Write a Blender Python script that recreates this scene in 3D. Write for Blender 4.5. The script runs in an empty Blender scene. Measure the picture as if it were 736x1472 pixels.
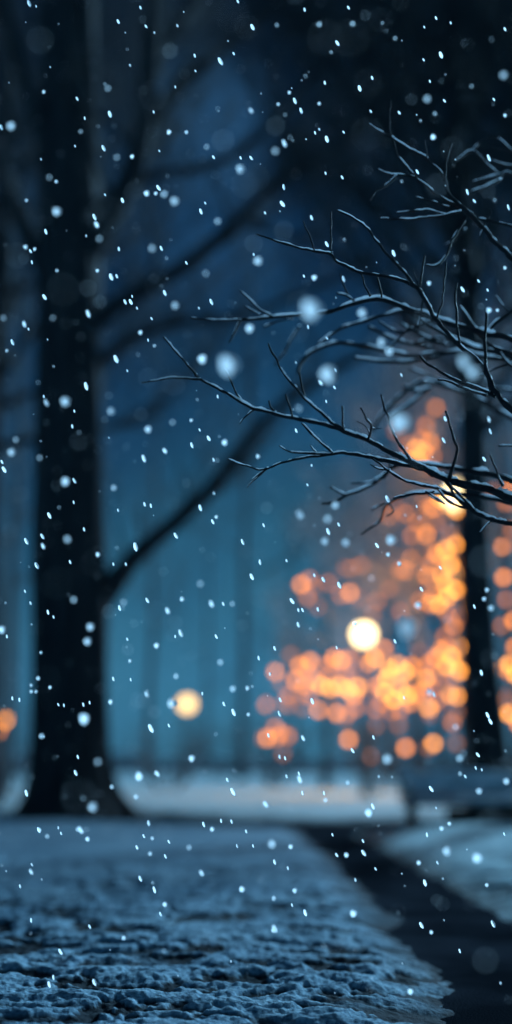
import bpy, bmesh, math, random
import numpy as np
from mathutils import Vector, Matrix
random.seed(7)
scn = bpy.context.scene
COL = scn.collection
R = math.radians

# ------------------------------------------------------------------ camera
CAMH = 0.75
F = 1578.0                        # focal length in photo pixels (736 x 1472)
TILT = math.atan2(359, F)
cd = bpy.data.cameras.new('camera'); cam = bpy.data.objects.new('camera', cd); COL.objects.link(cam)
cam.location = (0, 0, CAMH); cam.rotation_euler = (math.pi/2 + TILT, 0, 0)
cd.sensor_fit = 'VERTICAL'; cd.sensor_height = 36; cd.sensor_width = 36
cd.lens = 18 / (736 / F)
cd.clip_start = 0.05; cd.clip_end = 3000
FOC = 3.45; APER = 0.073
cd.dof.use_dof = True; cd.dof.focus_distance = FOC
cd.dof.aperture_fstop = cd.lens / 1000 / APER
cd.dof.aperture_blades = 0
scn.camera = cam
ct, st = math.cos(TILT), math.sin(TILT)

def ray(px, py):
    x = (px - 368) / F; y = (736 - py) / F
    return Vector((x, ct - y*st, st + y*ct))
def at(px, py, Y):
    d = ray(px, py); return Vector((d.x/d.y*Y, Y, CAMH + d.z/d.y*Y))
def along(px, py, D):             # at camera depth D
    d = ray(px, py); return Vector((0, 0, CAMH)) + d*D
def gnd(px, py, z=0.0):
    d = ray(px, py); t = (z - CAMH) / d.z; return Vector((d.x*t, d.y*t, z))

# ------------------------------------------------------------------ helpers
def tag(o, label=None, cat=None, group=None, kind=None):
    if label: o['label'] = label
    if cat: o['category'] = cat
    if group: o['group'] = group
    if kind: o['kind'] = kind
    return o
def empty(name, loc, label=None, cat=None, group=None):
    o = bpy.data.objects.new(name, None); COL.objects.link(o); o.location = loc
    o.empty_display_size = 0.1
    return tag(o, label, cat, group)

class MB:
    def __init__(s): s.v = []; s.f = []
    def add(s, vs, fs):
        b = len(s.v); s.v += [tuple(v) for v in vs]; s.f += [tuple(i + b for i in f) for f in fs]
    def box(s, c, sz, rz=0.0, rx=0.0):
        M = Matrix.Translation(c) @ Matrix.Rotation(rz, 4, 'Z') @ Matrix.Rotation(rx, 4, 'X')
        x, y, z = sz[0]/2, sz[1]/2, sz[2]/2
        vs = [M @ Vector(p) for p in ((-x,-y,-z),(x,-y,-z),(x,y,-z),(-x,y,-z),(-x,-y,z),(x,-y,z),(x,y,z),(-x,y,z))]
        s.add(vs, [(0,3,2,1),(4,5,6,7),(0,1,5,4),(1,2,6,5),(2,3,7,6),(3,0,4,7)])
    def tube(s, pts, rad, n=8, bump=0.0, squash=1.0):
        pts = [Vector(p) for p in pts]
        if len(pts) < 2: return
        ref = Vector((0.13, 0.97, 0.21)); prev = None; rings = []
        for i, p in enumerate(pts):
            t = (pts[min(i+1, len(pts)-1)] - pts[max(i-1, 0)])
            if t.length < 1e-9: t = Vector((0, 0, 1))
            t.normalize()
            if prev is None:
                u = t.cross(ref)
                if u.length < 1e-3: u = t.cross(Vector((1, 0, 0)))
            else:
                u = prev - t*prev.dot(t)
                if u.length < 1e-6: u = t.cross(ref)
            u.normalize(); prev = u; w = t.cross(u); ring = []
            for k in range(n):
                a = 2*math.pi*k/n
                r = rad[i] * (1 + bump*(random.random()-.5))
                q = (u*math.cos(a) + w*math.sin(a)) * r
                q.z *= squash
                ring.append(p + q)
            rings.append(ring)
        vs = [v for r_ in rings for v in r_]; fs = []
        for i in range(len(rings)-1):
            for k in range(n):
                a, b = i*n+k, i*n+(k+1) % n
                fs.append((a, b, b+n, a+n))
        fs.append(tuple(range(n-1, -1, -1))); m = (len(rings)-1)*n; fs.append(tuple(m+k for k in range(n)))
        s.add(vs, fs)
    def lathe(s, prof, c=(0,0,0), n=20):
        vs = []; fs = []
        for (r, z) in prof:
            for k in range(n):
                a = 2*math.pi*k/n; vs.append((c[0]+r*math.cos(a), c[1]+r*math.sin(a), c[2]+z))
        for i in range(len(prof)-1):
            for k in range(n):
                a, b = i*n+k, i*n+(k+1) % n; fs.append((a, b, b+n, a+n))
        fs.append(tuple(range(n-1, -1, -1))); m = (len(prof)-1)*n; fs.append(tuple(m+k for k in range(n)))
        s.add(vs, fs)
    def blob(s, c, r, sub=2, jit=0.15, sc=(1,1,1)):
        bm = bmesh.new(); bmesh.ops.create_icosphere(bm, subdivisions=sub, radius=1)
        vs = []
        for v in bm.verts:
            k = 1 + jit*(random.random()-.5)*2
            vs.append((c[0]+v.co.x*r*sc[0]*k, c[1]+v.co.y*r*sc[1]*k, c[2]+v.co.z*r*sc[2]*k))
        fs = [tuple(v.index for v in f.verts) for f in bm.faces]; bm.free(); s.add(vs, fs)
    def mesh(s, name, mat, smooth=True):
        me = bpy.data.meshes.new(name); me.from_pydata(s.v, [], s.f)
        if smooth: me.polygons.foreach_set('use_smooth', [True]*len(me.polygons))
        me.materials.append(mat); me.update(); return me
    def build(s, name, mat, parent=None, smooth=True):
        o = bpy.data.objects.new(name, s.mesh(name, mat, smooth)); COL.objects.link(o)
        if parent is not None:
            o.parent = parent
            o.location = -parent_world(parent)
        return o
def parent_world(p):
    l = Vector(p.location)
    if p.parent is not None: l = l + parent_world(p.parent)
    return l
def smooth_poly(P, step=0.5):
    """Catmull-Rom through tuples (x,y,r)."""
    out = []; P = [np.array(p, float) for p in P]
    for i in range(len(P)-1):
        p0 = P[max(i-1, 0)]; p1 = P[i]; p2 = P[i+1]; p3 = P[min(i+2, len(P)-1)]
        L = np.linalg.norm((p2-p1)[:2]); n = max(2, int(L/step))
        for k in range(n):
            t = k/n
            out.append(.5*((2*p1)+(-p0+p2)*t+(2*p0-5*p1+4*p2-p3)*t*t+(-p0+3*p1-3*p2+p3)*t**3))
    out.append(P[-1]); return out

# ------------------------------------------------------------------ noise in numpy
def _h(ix, iy, seed):
    n = (ix.astype(np.int64)*374761393 + iy.astype(np.int64)*668265263 + seed*2147483647) & 0xffffffff
    n = ((n ^ (n >> 13))*1274126177) & 0xffffffff
    n = n ^ (n >> 16)
    return (n & 0xffffff)/float(0xffffff)
def vnoise(x, y, seed=0):
    ix = np.floor(x); iy = np.floor(y); fx = x-ix; fy = y-iy
    ux = fx*fx*fx*(fx*(fx*6-15)+10); uy = fy*fy*fy*(fy*(fy*6-15)+10)
    a = _h(ix, iy, seed); b = _h(ix+1, iy, seed); c = _h(ix, iy+1, seed); d = _h(ix+1, iy+1, seed)
    return (a*(1-ux)+b*ux)*(1-uy)+(c*(1-ux)+d*ux)*uy
def fbm(x, y, s, o=4, seed=0):
    v = 0; a = .5; t = 0
    for i in range(o):
        v = v + a*vnoise(x/s + 17.3*i, y/s - 9.1*i, seed+i); t += a; a *= .5; s *= .5
    return v/t
def sstep(a, b, x):
    t = np.clip((x-a)/(b-a), 0, 1); return t*t*(3-2*t)
def n1(x, seed=0):
    return float(vnoise(np.array([x]), np.array([seed*3.7]), seed)[0])

# ------------------------------------------------------------------ materials
def mat(name):
    m = bpy.data.materials.new(name); m.use_nodes = True; nt = m.node_tree
    return m, nt, nt.nodes['Principled BSDF']
def simple(name, c1, c2=None, rough=.8, scale=8, bump=0.0, bscale=None, metal=0, spec=.3, stretch=None):
    m, nt, b = mat(name)
    b.inputs['Roughness'].default_value = rough; b.inputs['Metallic'].default_value = metal
    b.inputs['Specular IOR Level'].default_value = spec
    tc = nt.nodes.new('ShaderNodeTexCoord'); mp = nt.nodes.new('ShaderNodeMapping')
    nt.links.new(tc.outputs['Object'], mp.inputs[0])
    if stretch: mp.inputs['Scale'].default_value = stretch
    nz = nt.nodes.new('ShaderNodeTexNoise'); nz.inputs['Scale'].default_value = scale; nz.inputs['Detail'].default_value = 5
    nt.links.new(mp.outputs[0], nz.inputs['Vector'])
    rp = nt.nodes.new('ShaderNodeValToRGB'); c2 = c2 or tuple(x*.6 for x in c1)
    rp.color_ramp.elements[0].color = (*c2, 1); rp.color_ramp.elements[1].color = (*c1, 1)
    rp.color_ramp.elements[0].position = .35; rp.color_ramp.elements[1].position = .65
    nt.links.new(nz.outputs['Fac'], rp.inputs[0]); nt.links.new(rp.outputs[0], b.inputs['Base Color'])
    if bump:
        bn = nt.nodes.new('ShaderNodeBump'); bn.inputs['Strength'].default_value = bump; bn.inputs['Distance'].default_value = .02
        n2 = nt.nodes.new('ShaderNodeTexNoise'); n2.inputs['Scale'].default_value = bscale or scale*3; n2.inputs['Detail'].default_value = 6
        nt.links.new(mp.outputs[0], n2.inputs['Vector']); nt.links.new(n2.outputs['Fac'], bn.inputs['Height'])
        nt.links.new(bn.outputs[0], b.inputs['Normal'])
    return m
def glow(name, c, s):
    m = bpy.data.materials.new(name); m.use_nodes = True; nt = m.node_tree; nt.nodes.clear()
    e = nt.nodes.new('ShaderNodeEmission'); o = nt.nodes.new('ShaderNodeOutputMaterial')
    e.inputs[0].default_value = (*c, 1); e.inputs[1].default_value = s; nt.links.new(e.outputs[0], o.inputs[0]); return m

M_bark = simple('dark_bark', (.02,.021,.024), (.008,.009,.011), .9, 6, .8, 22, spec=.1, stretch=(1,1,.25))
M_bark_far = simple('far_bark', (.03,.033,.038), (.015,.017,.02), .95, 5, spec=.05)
M_far = simple('haze_paled_bark', (.10,.11,.12), (.05,.056,.062), .95, 5, spec=.05)  # bark colour lightened to paint the haze over the far trees and bushes
M_twig = simple('twig_bark', (.022,.022,.026), (.008,.009,.012), .7, 60, .8, 220, spec=.2)
M_frost = simple('frosted_twigs', (.42,.43,.44), (.15,.155,.165), .9, 3, spec=.1)
M_snowcap = simple('twig_snow', (.86,.89,.93), (.7,.76,.82), .55, 90, .4, 260, spec=.4)
M_metal = simple('dark_iron', (.02,.021,.024), (.012,.013,.015), .5, 12, .2, 60, metal=.6)
M_wood = simple('bench_wood', (.05,.04,.034), (.025,.02,.018), .7, 6, .4, 40, stretch=(1,8,8))
nt_ = M_snowcap.node_tree; b_p = nt_.nodes['Principled BSDF']; t_ = nt_.nodes.new('ShaderNodeBsdfTranslucent'); t_.inputs[0].default_value = (.8,.85,.9,1)
x_ = nt_.nodes.new('ShaderNodeMixShader'); x_.inputs[0].default_value = .75; o_ = nt_.nodes['Material Output']
nt_.links.new(b_p.outputs[0], x_.inputs[1]); nt_.links.new(t_.outputs[0], x_.inputs[2]); nt_.links.new(x_.outputs[0], o_.inputs['Surface'])
M_snow = simple('settled_snow', (.72,.78,.84), (.58,.65,.72), .7, 14, .4, 90)
M_hedge = simple('frosted_hedge', (.5,.54,.58), (.2,.24,.26), .95, 5, 1.0, 14)
M_wire = simple('black_cable', (.02,.02,.02), None, .6, 10)
M_pale = glow('pale_lantern_glow', (1,.74,.36), 2.4)
M_glass = glow('lamp_globe_glow', (1,.70,.32), 4.0)
M_lant = glow('lantern_glow', (1,.60,.22), 1.8)
BULB = [glow('bulb_bright', (1,.34,.045), 4.2), glow('bulb_medium', (1,.29,.05), 2.9), glow('bulb_dim', (1,.28,.06), 1.4), glow('bulb_faint', (1,.32,.11), .6)]

# flakes: thin translucent ice
def flake_mat():
    m = bpy.data.materials.new('snowflake_ice'); m.use_nodes = True; nt = m.node_tree; nt.nodes.clear()
    d = nt.nodes.new('ShaderNodeBsdfDiffuse'); t = nt.nodes.new('ShaderNodeBsdfTranslucent'); mx = nt.nodes.new('ShaderNodeMixShader')
    o = nt.nodes.new('ShaderNodeOutputMaterial')
    d.inputs[0].default_value = (.95,.96,.98,1); t.inputs[0].default_value = (.95,.96,.98,1); mx.inputs[0].default_value = .72
    nt.links.new(d.outputs[0], mx.inputs[1]); nt.links.new(t.outputs[0], mx.inputs[2]); nt.links.new(mx.outputs[0], o.inputs[0]); return m
M_flake = flake_mat()

# ------------------------------------------------------------------ world and sun
SUN_AZ = R(35)       # to the right of the view direction, in front
SUN_EL = R(20)
w = bpy.data.worlds.new('World'); scn.world = w; w.use_nodes = True; nt = w.node_tree; nt.nodes.clear()
sky = nt.nodes.new('ShaderNodeTexSky'); sky.sky_type = 'NISHITA'; sky.sun_disc = False
sky.sun_elevation = SUN_EL; sky.sun_rotation = SUN_AZ
tc = nt.nodes.new('ShaderNodeTexCoord'); sp = nt.nodes.new('ShaderNodeSeparateXYZ'); nt.links.new(tc.outputs['Generated'], sp.inputs[0])
nz = nt.nodes.new('ShaderNodeTexNoise'); nz.inputs['Scale'].default_value = 5.5; nz.inputs['Detail'].default_value = 2
nt.links.new(tc.outputs['Generated'], nz.inputs['Vector'])
ma = nt.nodes.new('ShaderNodeMath'); ma.operation = 'MULTIPLY_ADD'; ma.inputs[1].default_value = .42; nt.links.new(nz.outputs['Fac'], ma.inputs[0])
nt.links.new(sp.outputs['Z'], ma.inputs[2])
rp = nt.nodes.new('ShaderNodeValToRGB'); cr = rp.color_ramp; nt.links.new(ma.outputs[0], rp.inputs[0])
stops = [(0.0,(.015,.070,.105)), (.21,(.012,.060,.094)), (.36,(.0055,.034,.064)), (.50,(.0024,.019,.046)), (.62,(.0008,.0085,.026)), (.74,(.0001,.0016,.0065)), (1.0,(.0001,.0006,.003))]
cr.elements[0].position = stops[0][0]; cr.elements[0].color = (*stops[0][1], 1)
cr.elements[1].position = 1.0; cr.elements[1].color = (*stops[-1][1], 1)
for p, c in stops[1:-1]:
    e = cr.elements.new(p); e.color = (*c, 1)
prev = rp.outputs[0]
for (sx, sy, lo, hi, col) in ((300,180,.9972,1.0,(.007,.030,.068)), (152,235,.9985,1.0,(.002,.012,.030)), (312,350,.997,1.0,(.003,.015,.036)), (430,560,.994,1.0,(.001,.008,.017)), (350,920,.980,1.0,(.002,.012,.018))):
    dd = ray(sx, sy).normalized()
    dt = nt.nodes.new('ShaderNodeVectorMath'); dt.operation = 'DOT_PRODUCT'; dt.inputs[1].default_value = dd; nt.links.new(tc.outputs['Generated'], dt.inputs[0])
    mr = nt.nodes.new('ShaderNodeMapRange'); mr.interpolation_type = 'SMOOTHSTEP'; mr.inputs[1].default_value = lo; mr.inputs[2].default_value = hi; nt.links.new(dt.outputs['Value'], mr.inputs[0])
    m0 = nt.nodes.new('ShaderNodeMix'); m0.data_type = 'RGBA'; m0.blend_type = 'ADD'; nt.links.new(mr.outputs[0], m0.inputs[0]); nt.links.new(prev, m0.inputs[6]); m0.inputs[7].default_value = (*col, 1)
    prev = m0.outputs[2]
b1 = nt.nodes.new('ShaderNodeBackground'); b1.inputs[1].default_value = 1.0; nt.links.new(prev, b1.inputs[0])
b2 = nt.nodes.new('ShaderNodeBackground'); b2.inputs[1].default_value = .0003
tint = nt.nodes.new('ShaderNodeMix'); tint.data_type = 'RGBA'; tint.blend_type = 'MULTIPLY'; tint.inputs[0].default_value = 1
nt.links.new(sky.outputs[0], tint.inputs[6]); tint.inputs[7].default_value = (.12,.45,1,1)
nt.links.new(tint.outputs[2], b2.inputs[0])
ad = nt.nodes.new('ShaderNodeAddShader'); wo = nt.nodes.new('ShaderNodeOutputWorld')
nt.links.new(b1.outputs[0], ad.inputs[0]); nt.links.new(b2.outputs[0], ad.inputs[1]); nt.links.new(ad.outputs[0], wo.inputs[0])

sl = bpy.data.lights.new('moonlight', 'SUN'); so = bpy.data.objects.new('moonlight', sl); COL.objects.link(so)
sl.energy = 5.0; sl.angle = R(11); sl.color = (.36,.71,1.0)
sdir = Vector((math.sin(SUN_AZ)*math.cos(SUN_EL), math.cos(SUN_AZ)*math.cos(SUN_EL), math.sin(SUN_EL)))
so.rotation_euler = sdir.to_track_quat('Z', 'Y').to_euler(); so.location = (20, 10, 20)

# ------------------------------------------------------------------ ground
TREE_X, TREE_Y = at(98, 1160, 15.0).x, 15.0
def seg_poly_dist(X, Y, P):
    d = np.full(X.shape, 1e9)
    inside = np.zeros(X.shape, bool); n = len(P)
    for i in range(n):
        x1, y1 = P[i]; x2, y2 = P[(i+1) % n]
        dx, dy = x2-x1, y2-y1; t = np.clip(((X-x1)*dx+(Y-y1)*dy)/(dx*dx+dy*dy+1e-12), 0, 1)
        d = np.minimum(d, np.hypot(X-x1-t*dx, Y-y1-t*dy))
        c = ((y1 > Y) != (y2 > Y)) & (X < (x2-x1)*(Y-y1)/((y2-y1) if y2 != y1 else 1e-12)+x1)
        inside ^= c
    return np.where(inside, -d, d)
def G(px, py):
    v = gnd(px, py); return (v.x, v.y)
left_edge = [G(x, y) for x, y in ((445,1190),(492,1222),(528,1258),(562,1290),(608,1324),(656,1368),(700,1418),(730,1472))]
right_edge = [G(x, y) for x, y in ((488,1194),(530,1214),(585,1241),(640,1275),(684,1304),(734,1338),(800,1388))]
le = left_edge + [(left_edge[-1][0]+.2, 2.3), (1.5, .3), (1.7, -3)]
re_ = right_edge + [(2.1, 3.0), (3.6, 1.2), (4.0, -3)]
far_r = [(4.6, 13.2), (60, 13.5), (60, 15.6), (-60, 15.6), (-60, 13.2), (-1.6, 13.1)]
# close the outline: left edge back up, across the far cross path, down the right edge
outline = list(reversed(le)) + [(.0, 13.2), (-1.6, 13.1), (-60, 13.1), (-60, 15.4), (60, 15.4), (60, 13.4), (1.6, 13.0)] + re_
def path_sdf(X, Y): return seg_poly_dist(X, Y, outline)

def ground_height(X, Y):
    D = np.hypot(X, Y)
    sd = path_sdf(X, Y)
    rag = (fbm(X, Y, .5, 3, 5)-.5)*.22 + (fbm(X, Y, .09, 3, 6)-.5)*.05
    m = sstep(-.08, .42, sd + rag - .04)
    h = -.062 + .062*m + .03*sstep(.2, 1.6, sd)
    big = (fbm(X, Y, 2.6, 3, 1)-.5)*.10
    # clods and hollows of trodden snow, stretched across the view
    med = fbm(X*.62+.25*fbm(X, Y, .3, 2, 31), Y*1.0, .085, 3, 11)
    fine = fbm(X, Y, .028, 3, 21)
    ridg = 1-np.abs(2*fbm(X*.7, Y, .24, 3, 41)-1)
    hol = 1-sstep(.36, .50, med)                    # 1 in the hollows
    fade = 1-.90*sstep(5.5, 12, D)
    act = sstep(.36, .58, fbm(X, Y, .55, 2, 71))
    h = h + (big + (med-.5)*.040 + ridg*.014 + (fine-.5)*.015 + (fbm(X, Y, .016, 2, 23)-.5)*.005 - hol*.007)*m*fade
    h = h + .10*sstep(.1, 1.3, sd)*(X > .95 - .03*(Y-7))*(Y < 13.3)
    # snow mounded round the old trunk
    h = h + .42*np.exp(-(((X-TREE_X+.4)/2.4)**2+((Y-TREE_Y+.7)/1.5)**2))*m
    soil = .94*sstep(.26, .62, hol*(.55+.45*act)*(.6+.8*fbm(X, Y, .12, 2, 51)))*(1-.9*sstep(5, 11, D))
    thin = sd + (fbm(X, Y, .16, 4, 81)-.5)*.30 + (fbm(X, Y, .03, 2, 82)-.5)*.14
    soil = np.maximum(soil, 1-sstep(-.02, .42, thin))
    return h, soil, sd, m

angs = np.concatenate([np.arange(-180, -60, 8), np.arange(-60, -20, 2), np.arange(-20, 20, .085), np.arange(20, 60, 2), np.arange(60, 181, 8)])
rads = [0.25, .5, .9, 1.4, 1.9, 2.3]
r_ = 2.5
while r_ < 16: rads.append(r_); r_ *= 1.0033
while r_ < 60: rads.append(r_); r_ *= 1.02
while r_ < 330: rads.append(r_); r_ *= 1.12
rads = np.array(rads)
A_, R_ = np.meshgrid(np.radians(angs), rads)
GX = R_*np.sin(A_); GY = R_*np.cos(A_)
H, SOIL, SD, MM = ground_height(GX, GY)
nr, na = GX.shape
def grid_mesh(name, X, Y, Z, keep=None, attr=None):
    nr, na = X.shape
    idx = np.arange(nr*na).reshape(nr, na)
    q = np.stack([idx[:-1, :-1], idx[:-1, 1:], idx[1:, 1:], idx[1:, :-1]], -1).reshape(-1, 4)
    if keep is not None:
        k = keep.reshape(-1); q = q[k[q].any(1)]
    used = np.unique(q); rm = -np.ones(nr*na, int); rm[used] = np.arange(len(used)); q = rm[q]
    V = np.stack([X.ravel(), Y.ravel(), Z.ravel()], -1)[used]
    q = q[:, ::-1]
    me = bpy.data.meshes.new(name)
    me.vertices.add(len(V)); me.vertices.foreach_set('co', V.ravel().astype(np.float32))
    me.loops.add(q.size); me.loops.foreach_set('vertex_index', q.ravel().astype(np.int32))
    me.polygons.add(len(q)); me.polygons.foreach_set('loop_start', np.arange(0, q.size, 4, dtype=np.int32))
    me.polygons.foreach_set('loop_total', np.full(len(q), 4, np.int32))
    me.polygons.foreach_set('use_smooth', np.ones(len(q), bool))
    me.update(calc_edges=True); me.validate()
    if attr is not None:
        fr = np.where(((X > .95-.03*(Y-7)) & (Y < 13.4) & (SD > 0)) | (Y > 14.5), 1.0, 0.0)
        a = me.attributes.new('pale_snow', 'FLOAT', 'POINT'); a.data.foreach_set('value', fr.ravel()[used].astype(np.float32))
        a = me.attributes.new('soil', 'FLOAT', 'POINT'); a.data.foreach_set('value', attr.ravel()[used].astype(np.float32))
    return me
m, nt, b = mat('trodden_snow')
at_ = nt.nodes.new('ShaderNodeAttribute'); at_.attribute_name = 'soil'
tc = nt.nodes.new('ShaderNodeTexCoord')
n1_ = nt.nodes.new('ShaderNodeTexNoise'); n1_.inputs['Scale'].default_value = 55; n1_.inputs['Detail'].default_value = 6
n2_ = nt.nodes.new('ShaderNodeTexNoise'); n2_.inputs['Scale'].default_value = 230; n2_.inputs['Detail'].default_value = 3
n3_ = nt.nodes.new('ShaderNodeTexNoise'); n3_.inputs['Scale'].default_value = 1.3; n3_.inputs['Detail'].default_value = 4
for n in (n1_, n2_, n3_): nt.links.new(tc.outputs['Object'], n.inputs['Vector'])
rs = nt.nodes.new('ShaderNodeValToRGB'); rs.color_ramp.elements[0].color = (.22,.36,.46,1); rs.color_ramp.elements[1].color = (.37,.54,.64,1)
rs.color_ramp.elements[0].position = .3; rs.color_ramp.elements[1].position = .7
nt.links.new(n3_.outputs['Fac'], rs.inputs[0])
rg = nt.nodes.new('ShaderNodeValToRGB'); rg.color_ramp.elements[0].color = (.38,.45,.52,1); rg.color_ramp.elements[1].color = (1,1,1,1)
rg.color_ramp.elements[0].position = .35; rg.color_ramp.elements[1].position = .6
nt.links.new(n1_.outputs['Fac'], rg.inputs[0])
af = nt.nodes.new('ShaderNodeAttribute'); af.attribute_name = 'pale_snow'     # paler base colour on the right bank and the far lawn
mf = nt.nodes.new('ShaderNodeMix'); mf.data_type = 'RGBA'; nt.links.new(af.outputs['Fac'], mf.inputs[0]); nt.links.new(rs.outputs[0], mf.inputs[6]); mf.inputs[7].default_value = (.66,.88,.92,1)
mu = nt.nodes.new('ShaderNodeMix'); mu.data_type = 'RGBA'; mu.blend_type = 'MULTIPLY'; mu.inputs[0].default_value = 1
nt.links.new(mf.outputs[2], mu.inputs[6]); nt.links.new(rg.outputs[0], mu.inputs[7])
mx = nt.nodes.new('ShaderNodeMix'); mx.data_type = 'RGBA'
nt.links.new(at_.outputs['Fac'], mx.inputs[0]); nt.links.new(mu.outputs[2], mx.inputs[6]); mx.inputs[7].default_value = (.018,.020,.024,1)
nt.links.new(mx.outputs[2], b.inputs['Base Color']); b.inputs['Roughness'].default_value = .9; b.inputs['Specular IOR Level'].default_value = .02; b.inputs['Diffuse Roughness'].default_value = .4
bn = nt.nodes.new('ShaderNodeBump'); bn.inputs['Strength'].default_value = .9; bn.inputs['Distance'].default_value = .008
bm2 = nt.nodes.new('ShaderNodeBump'); bm2.inputs['Strength'].default_value = .8; bm2.inputs['Distance'].default_value = .003
nt.links.new(n1_.outputs['Fac'], bn.inputs['Height']); nt.links.new(n2_.outputs['Fac'], bm2.inputs['Height'])
nt.links.new(bn.outputs[0], bm2.inputs['Normal']); nt.links.new(bm2.outputs[0], b.inputs['Normal'])
M_ground = m
me = grid_mesh('snow_ground', GX, GY, H, None, SOIL); me.materials.append(M_ground)
g = bpy.data.objects.new('snow_ground', me); COL.objects.link(g); tag(g, 'trodden crusty snow lawn with dark hollows', None, None, 'structure')
M_path = simple('wet_asphalt', (.034,.042,.056), (.010,.013,.018), .9, 1.7, .5, 120, spec=.1)
_nt = M_path.node_tree; _b = _nt.nodes['Principled BSDF']; _b.inputs['Specular IOR Level'].default_value = 0; _b.inputs['Roughness'].default_value = 1; _b.inputs['Diffuse Roughness'].default_value = .5
PZ = np.full(GX.shape, -.048) + (fbm(GX, GY, .6, 3, 61)-.5)*.014
me = grid_mesh('path', GX, GY, PZ, (SD < .25) & (R_ < 80)); me.materials.append(M_path)
p_ = bpy.data.objects.new('path', me); COL.objects.link(p_); tag(p_, 'dark wet path curving between the snow lawns', None, None, 'structure')

# ------------------------------------------------------------------ generic bare tree
def grow(mb, p, d, L, r, lvl, rng, spread=.6, up=.12, sides=6, kids=(2, 3), minr=.006):
    n = 5; pts = [p]; rr = [r]; q = Vector(p); dd = Vector(d)
    for i in range(n):
        dd = (dd + Vector((rng.uniform(-1, 1), rng.uniform(-1, 1), rng.uniform(-.7, 1)))*.16 + Vector((0, 0, up*.3))).normalized()
        q = q + dd*(L/n); pts.append(q.copy()); rr.append(max(minr*.6, r*(1-.5*(i+1)/n)))
    mb.tube(pts, rr, sides if r > .02 else 3)
    if lvl <= 0: return
    for k in range(rng.randint(*kids)):
        i = rng.randint(2, n); a = rng.uniform(0, 2*math.pi)
        side = Vector((math.cos(a), math.sin(a), rng.uniform(-.1, .5)))
        nd = (dd*(1-spread*.5) + side*spread).normalized()
        grow(mb, pts[i], nd, L*rng.uniform(.58, .8), rr[i]*.72, lvl-1, rng, spread, up, sides, kids, minr)
    grow(mb, pts[-1], dd, L*.75, rr[-1]*.9, lvl-1, rng, spread, up, sides, kids, minr)

# ------------------------------------------------------------------ big old tree, left
DT = 15.0
base = Vector((TREE_X, TREE_Y, .2))
big = empty('old_tree', base, 'huge black trunk standing left of the snowy lawn with limbs reaching right', 'tree')
mb = MB()
prof = [(1185,96,88),(1165,98,78),(1145,98,66),(1120,97,60),(1080,97,57),(1000,97,55),(880,99,55),(760,98,53),(600,98,51),(450,98,50),(330,98,50),(200,98,47),(80,97,45),(-60,96,42),(-200,95,38)]
pts = []; rr = []
P = smooth_poly([(y, x, r) for y, x, r in prof], 25)
for y, x, r in P:
    v = at(x, y, DT); pts.append(v); rr.append(r*DT/F*.97)
n = 72; vs = []; fs = []
for i, (c, r) in enumerate(zip(pts, rr)):
    for k in range(n):
        a = 2*math.pi*k/n
        fl = 1 + .03*(n1(a*6+2, 3)-.5)*2+.025*(n1(a*14+c.z*.6, 5)-.5)*2 + .05*math.sin(3*a+1)+.04*math.sin(5*a+c.z*.7)+.025*math.sin(11*a+c.z*2)
        if c.z < .9: fl += max(0, (.9-c.z))*.30*max(0, math.sin(3*a+.6))
        vs.append((c.x+math.cos(a)*r*fl, c.y+math.sin(a)*r*fl, c.z))
for i in range(len(pts)-1):
    for k in range(n):
        a, b_ = i*n+k, i*n+(k+1) % n; fs.append((a, b_, b_+n, a+n))
mb.add(vs, fs); mb.build('trunk', M_bark, big)
limbs = [
    [(120,900,24),(155,850,19),(195,800,15),(255,748,13),(305,700,12),(352,640,11),(400,588,9),(470,540,7),(540,500,5)],
    [(120,480,20),(165,440,15),(230,405,12),(290,365,11),(345,312,10),(400,262,9),(480,215,7),(560,150,5)],
    [(120,560,14),(170,500,10),(250,466,8),(340,455,6),(440,420,5),(520,380,4)],
    [(115,380,22),(160,310,19),(195,230,18),(212,140,16),(218,40,14),(225,-60,12)],
    [(80,420,18),(40,340,15),(10,270,14),(-30,190,12),(-80,100,9)],
    [(195,230,12),(240,150,10),(300,90,9),(380,20,7),(450,-40,6)],
    [(345,312,6),(380,330,5),(440,340,4),(520,320,3)],
    [(80,250,14),(50,160,12),(20,60,10),(0,-60,9)],
    [(215,90,10),(270,20,9),(320,-60,8)],
    [(130,300,10),(230,250,8),(300,240,7),(380,190,6),(450,110,5),(520,40,4)],
]
rng = random.Random(3)
crown = MB()
for li, L in enumerate(limbs):
    mb = MB(); P = smooth_poly(L, 14); dep = DT + (-.6 if li % 2 else .5)
    o0 = [at(p[0], p[1], DT + (dep-DT)*min(1, i/12)) for i, p in enumerate(P)]
    mb.tube(o0, [max(.02, p[2]*DT/F) for p in P], 10, .08)
    mb.build('limb', M_bark, big)
    for i in range(6, len(o0), 3):
        t = (o0[min(i+1, len(o0)-1)]-o0[i-1]).normalized()
        a = rng.uniform(0, 6.28); d = (t*.6+Vector((math.cos(a), math.sin(a)*.8, rng.uniform(-.1, .9)))).normalized()
        grow(crown, o0[i], d, rng.uniform(.8, 1.5), max(.018, P[i][2]*DT/F*.35), 3, rng, .6, .1, 5, (1, 2), .008)
crown.build('twigs', M_bark, big)

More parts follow.
